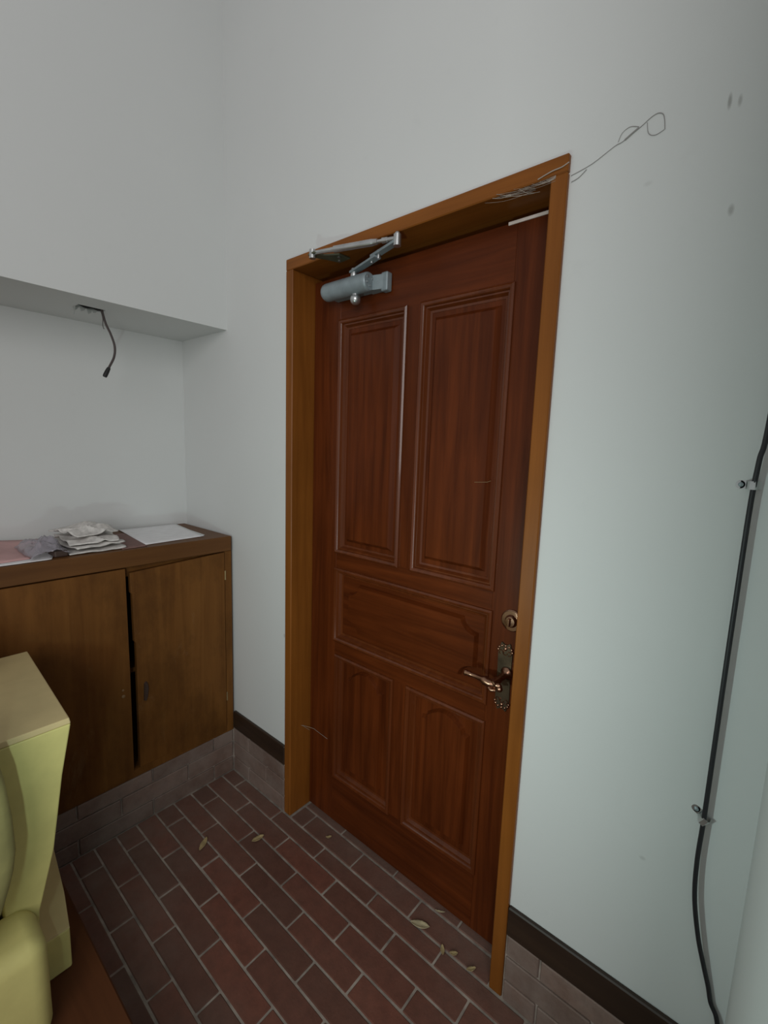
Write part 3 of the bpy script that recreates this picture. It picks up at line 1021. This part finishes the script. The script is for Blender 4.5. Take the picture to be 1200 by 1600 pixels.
dry_leaf(-1.460, -0.300, 0.060, 0.020, 2.2, M['leaf'], 'brown dry leaf on the bricks nearest the cabinet', 1)
dry_leaf(-1.331, -0.150, 0.050, 0.022, 1.4, M['leaf'], 'tan dry leaf on the bricks left of the left door jamb', 2)
dry_leaf(-0.684, 0.006, 0.062, 0.024, 0.45, M['leaf_pale'], 'largest pale dry leaf, on the bricks before the door', 3)
dry_leaf(-0.590, -0.008, 0.030, 0.012, -0.9, M['leaf'], 'small torn leaf beside the largest pale leaf', 4)
dry_leaf(-0.560, 0.006, 0.026, 0.013, 0.7, M['leaf'], 'small curled leaf between the largest pale leaf and the right jamb', 5)
dry_leaf(-0.500, 0.004, 0.030, 0.013, 0.9, M['leaf'], 'small leaf close to the foot of the right jamb', 6)
dry_leaf(-1.138, 0.036, 0.024, 0.011, 0.9, M['leaf'], 'tiny leaf on the bricks below the left lower door panel', 7)
dry_leaf(-0.660, 0.084, 0.034, 0.006, 0.5, M['leaf_pale'], 'thin pale straw against the foot of the door', 8)

# ------------------------------------------------------------------ yellow armchair at the left edge
ac = tag(empty('armchair', (-1.4, -1.15, STEP_Z)), 'yellow armchair with a flat tan armrest, standing before the cabinet', 'armchair')


def arm(y_in, y_out, s):
    w_ = [(y_in, 0.838), (y_out, 0.838), (y_out - s * 0.023, 0.720), (y_out - s * 0.049, 0.546), (y_out - s * 0.084, 0.409), (y_out - s * 0.090, 0.303), (y_in, 0.303)]
    g_ = G()
    g_.prism(w_, -1.168, -1.646, 'X', 0.0, (0, 0.022 if s > 0 else 0, 0))
    a_ = g_.build('arm', M['yellow'], ac, bevel=0.003)
    g_ = G()
    g_.prism([(-1.168, y_in), (-1.168, y_out), (-1.646, y_out + (0.022 if s > 0 else 0)), (-1.646, y_in)], 0.8385, 0.852, 'Z', 0.002)
    g_.build('armrest_pad', M['tan'], a_, bevel=0.002)


arm(-0.905, -0.761, 1)
arm(-1.47, -1.61, -1)
g = G()
g.prism([(-1.186, -1.60), (-1.186, -0.787), (-1.30, -0.768), (-1.474, -0.748), (-1.64, -0.742), (-1.64, -1.60)], STEP_Z, 0.300, 'Z')
bs = g.build('chair_base', M['yellow'], ac, bevel=0.004)
g = G()
g.prism([(-1.186, -0.905), (-1.186, -0.787), (-1.30, -0.768), (-1.474, -0.748), (-1.64, -0.742), (-1.64, -0.905)], 0.3003, 0.304, 'Z', 0.001)
g.build('base_ledge', M['tan'], bs)
g = G()
g.box((-1.64, -1.465, 0.304), (-1.45, -0.908, 0.98), 0.04, 3)
g.build('backrest', M['yellow'], ac, smooth=50)
g = G()
g.box((-1.45, -1.465, 0.304), (-1.19, -0.908, 0.43), 0.03, 3)
for v in g.bm.verts:
    v.co.x += 0.010 * noise.noise(v.co * 7)
g.build('seat', M['yellow'], ac, smooth=50)
g = G()
g.box((-1.183, -1.45, STEP_Z + 0.012), (-1.045, -0.853, 0.452), 0.035, 5)
for v in g.bm.verts:
    v.co.x += 0.006 * noise.noise(v.co * 6)
    v.co.z -= 0.012 * max(0, (v.co.y + 0.90) / 0.05) * (v.co.z > 0.35)
g.build('seat_front', M['yellow'], ac, smooth=60)


def cush(u, v):
    th, ph = u * 2 * math.pi, (v - 0.5) * math.pi
    sx = math.copysign(abs(math.cos(ph) * math.cos(th)) ** 0.6, math.cos(th))
    sy = math.copysign(abs(math.cos(ph) * math.sin(th)) ** 0.6, math.sin(th))
    sz = math.copysign(abs(math.sin(ph)) ** 0.7, math.sin(ph))
    p = Vector((sx * 0.060, sy * 0.25, sz * 0.29))
    k = 1 + 0.05 * noise.noise(p * 6)
    p *= k
    return Vector((-1.085 - p.z * 0.05 + p.x, -1.150 - p.z * 0.03 + p.y, 0.750 + p.z))


g = G()
g.sheet(cush, 40, 24)
bmesh.ops.remove_doubles(g.bm, verts=g.bm.verts[:], dist=0.0005)
g.build('loose_cushion', M['olive'], ac, smooth=80)
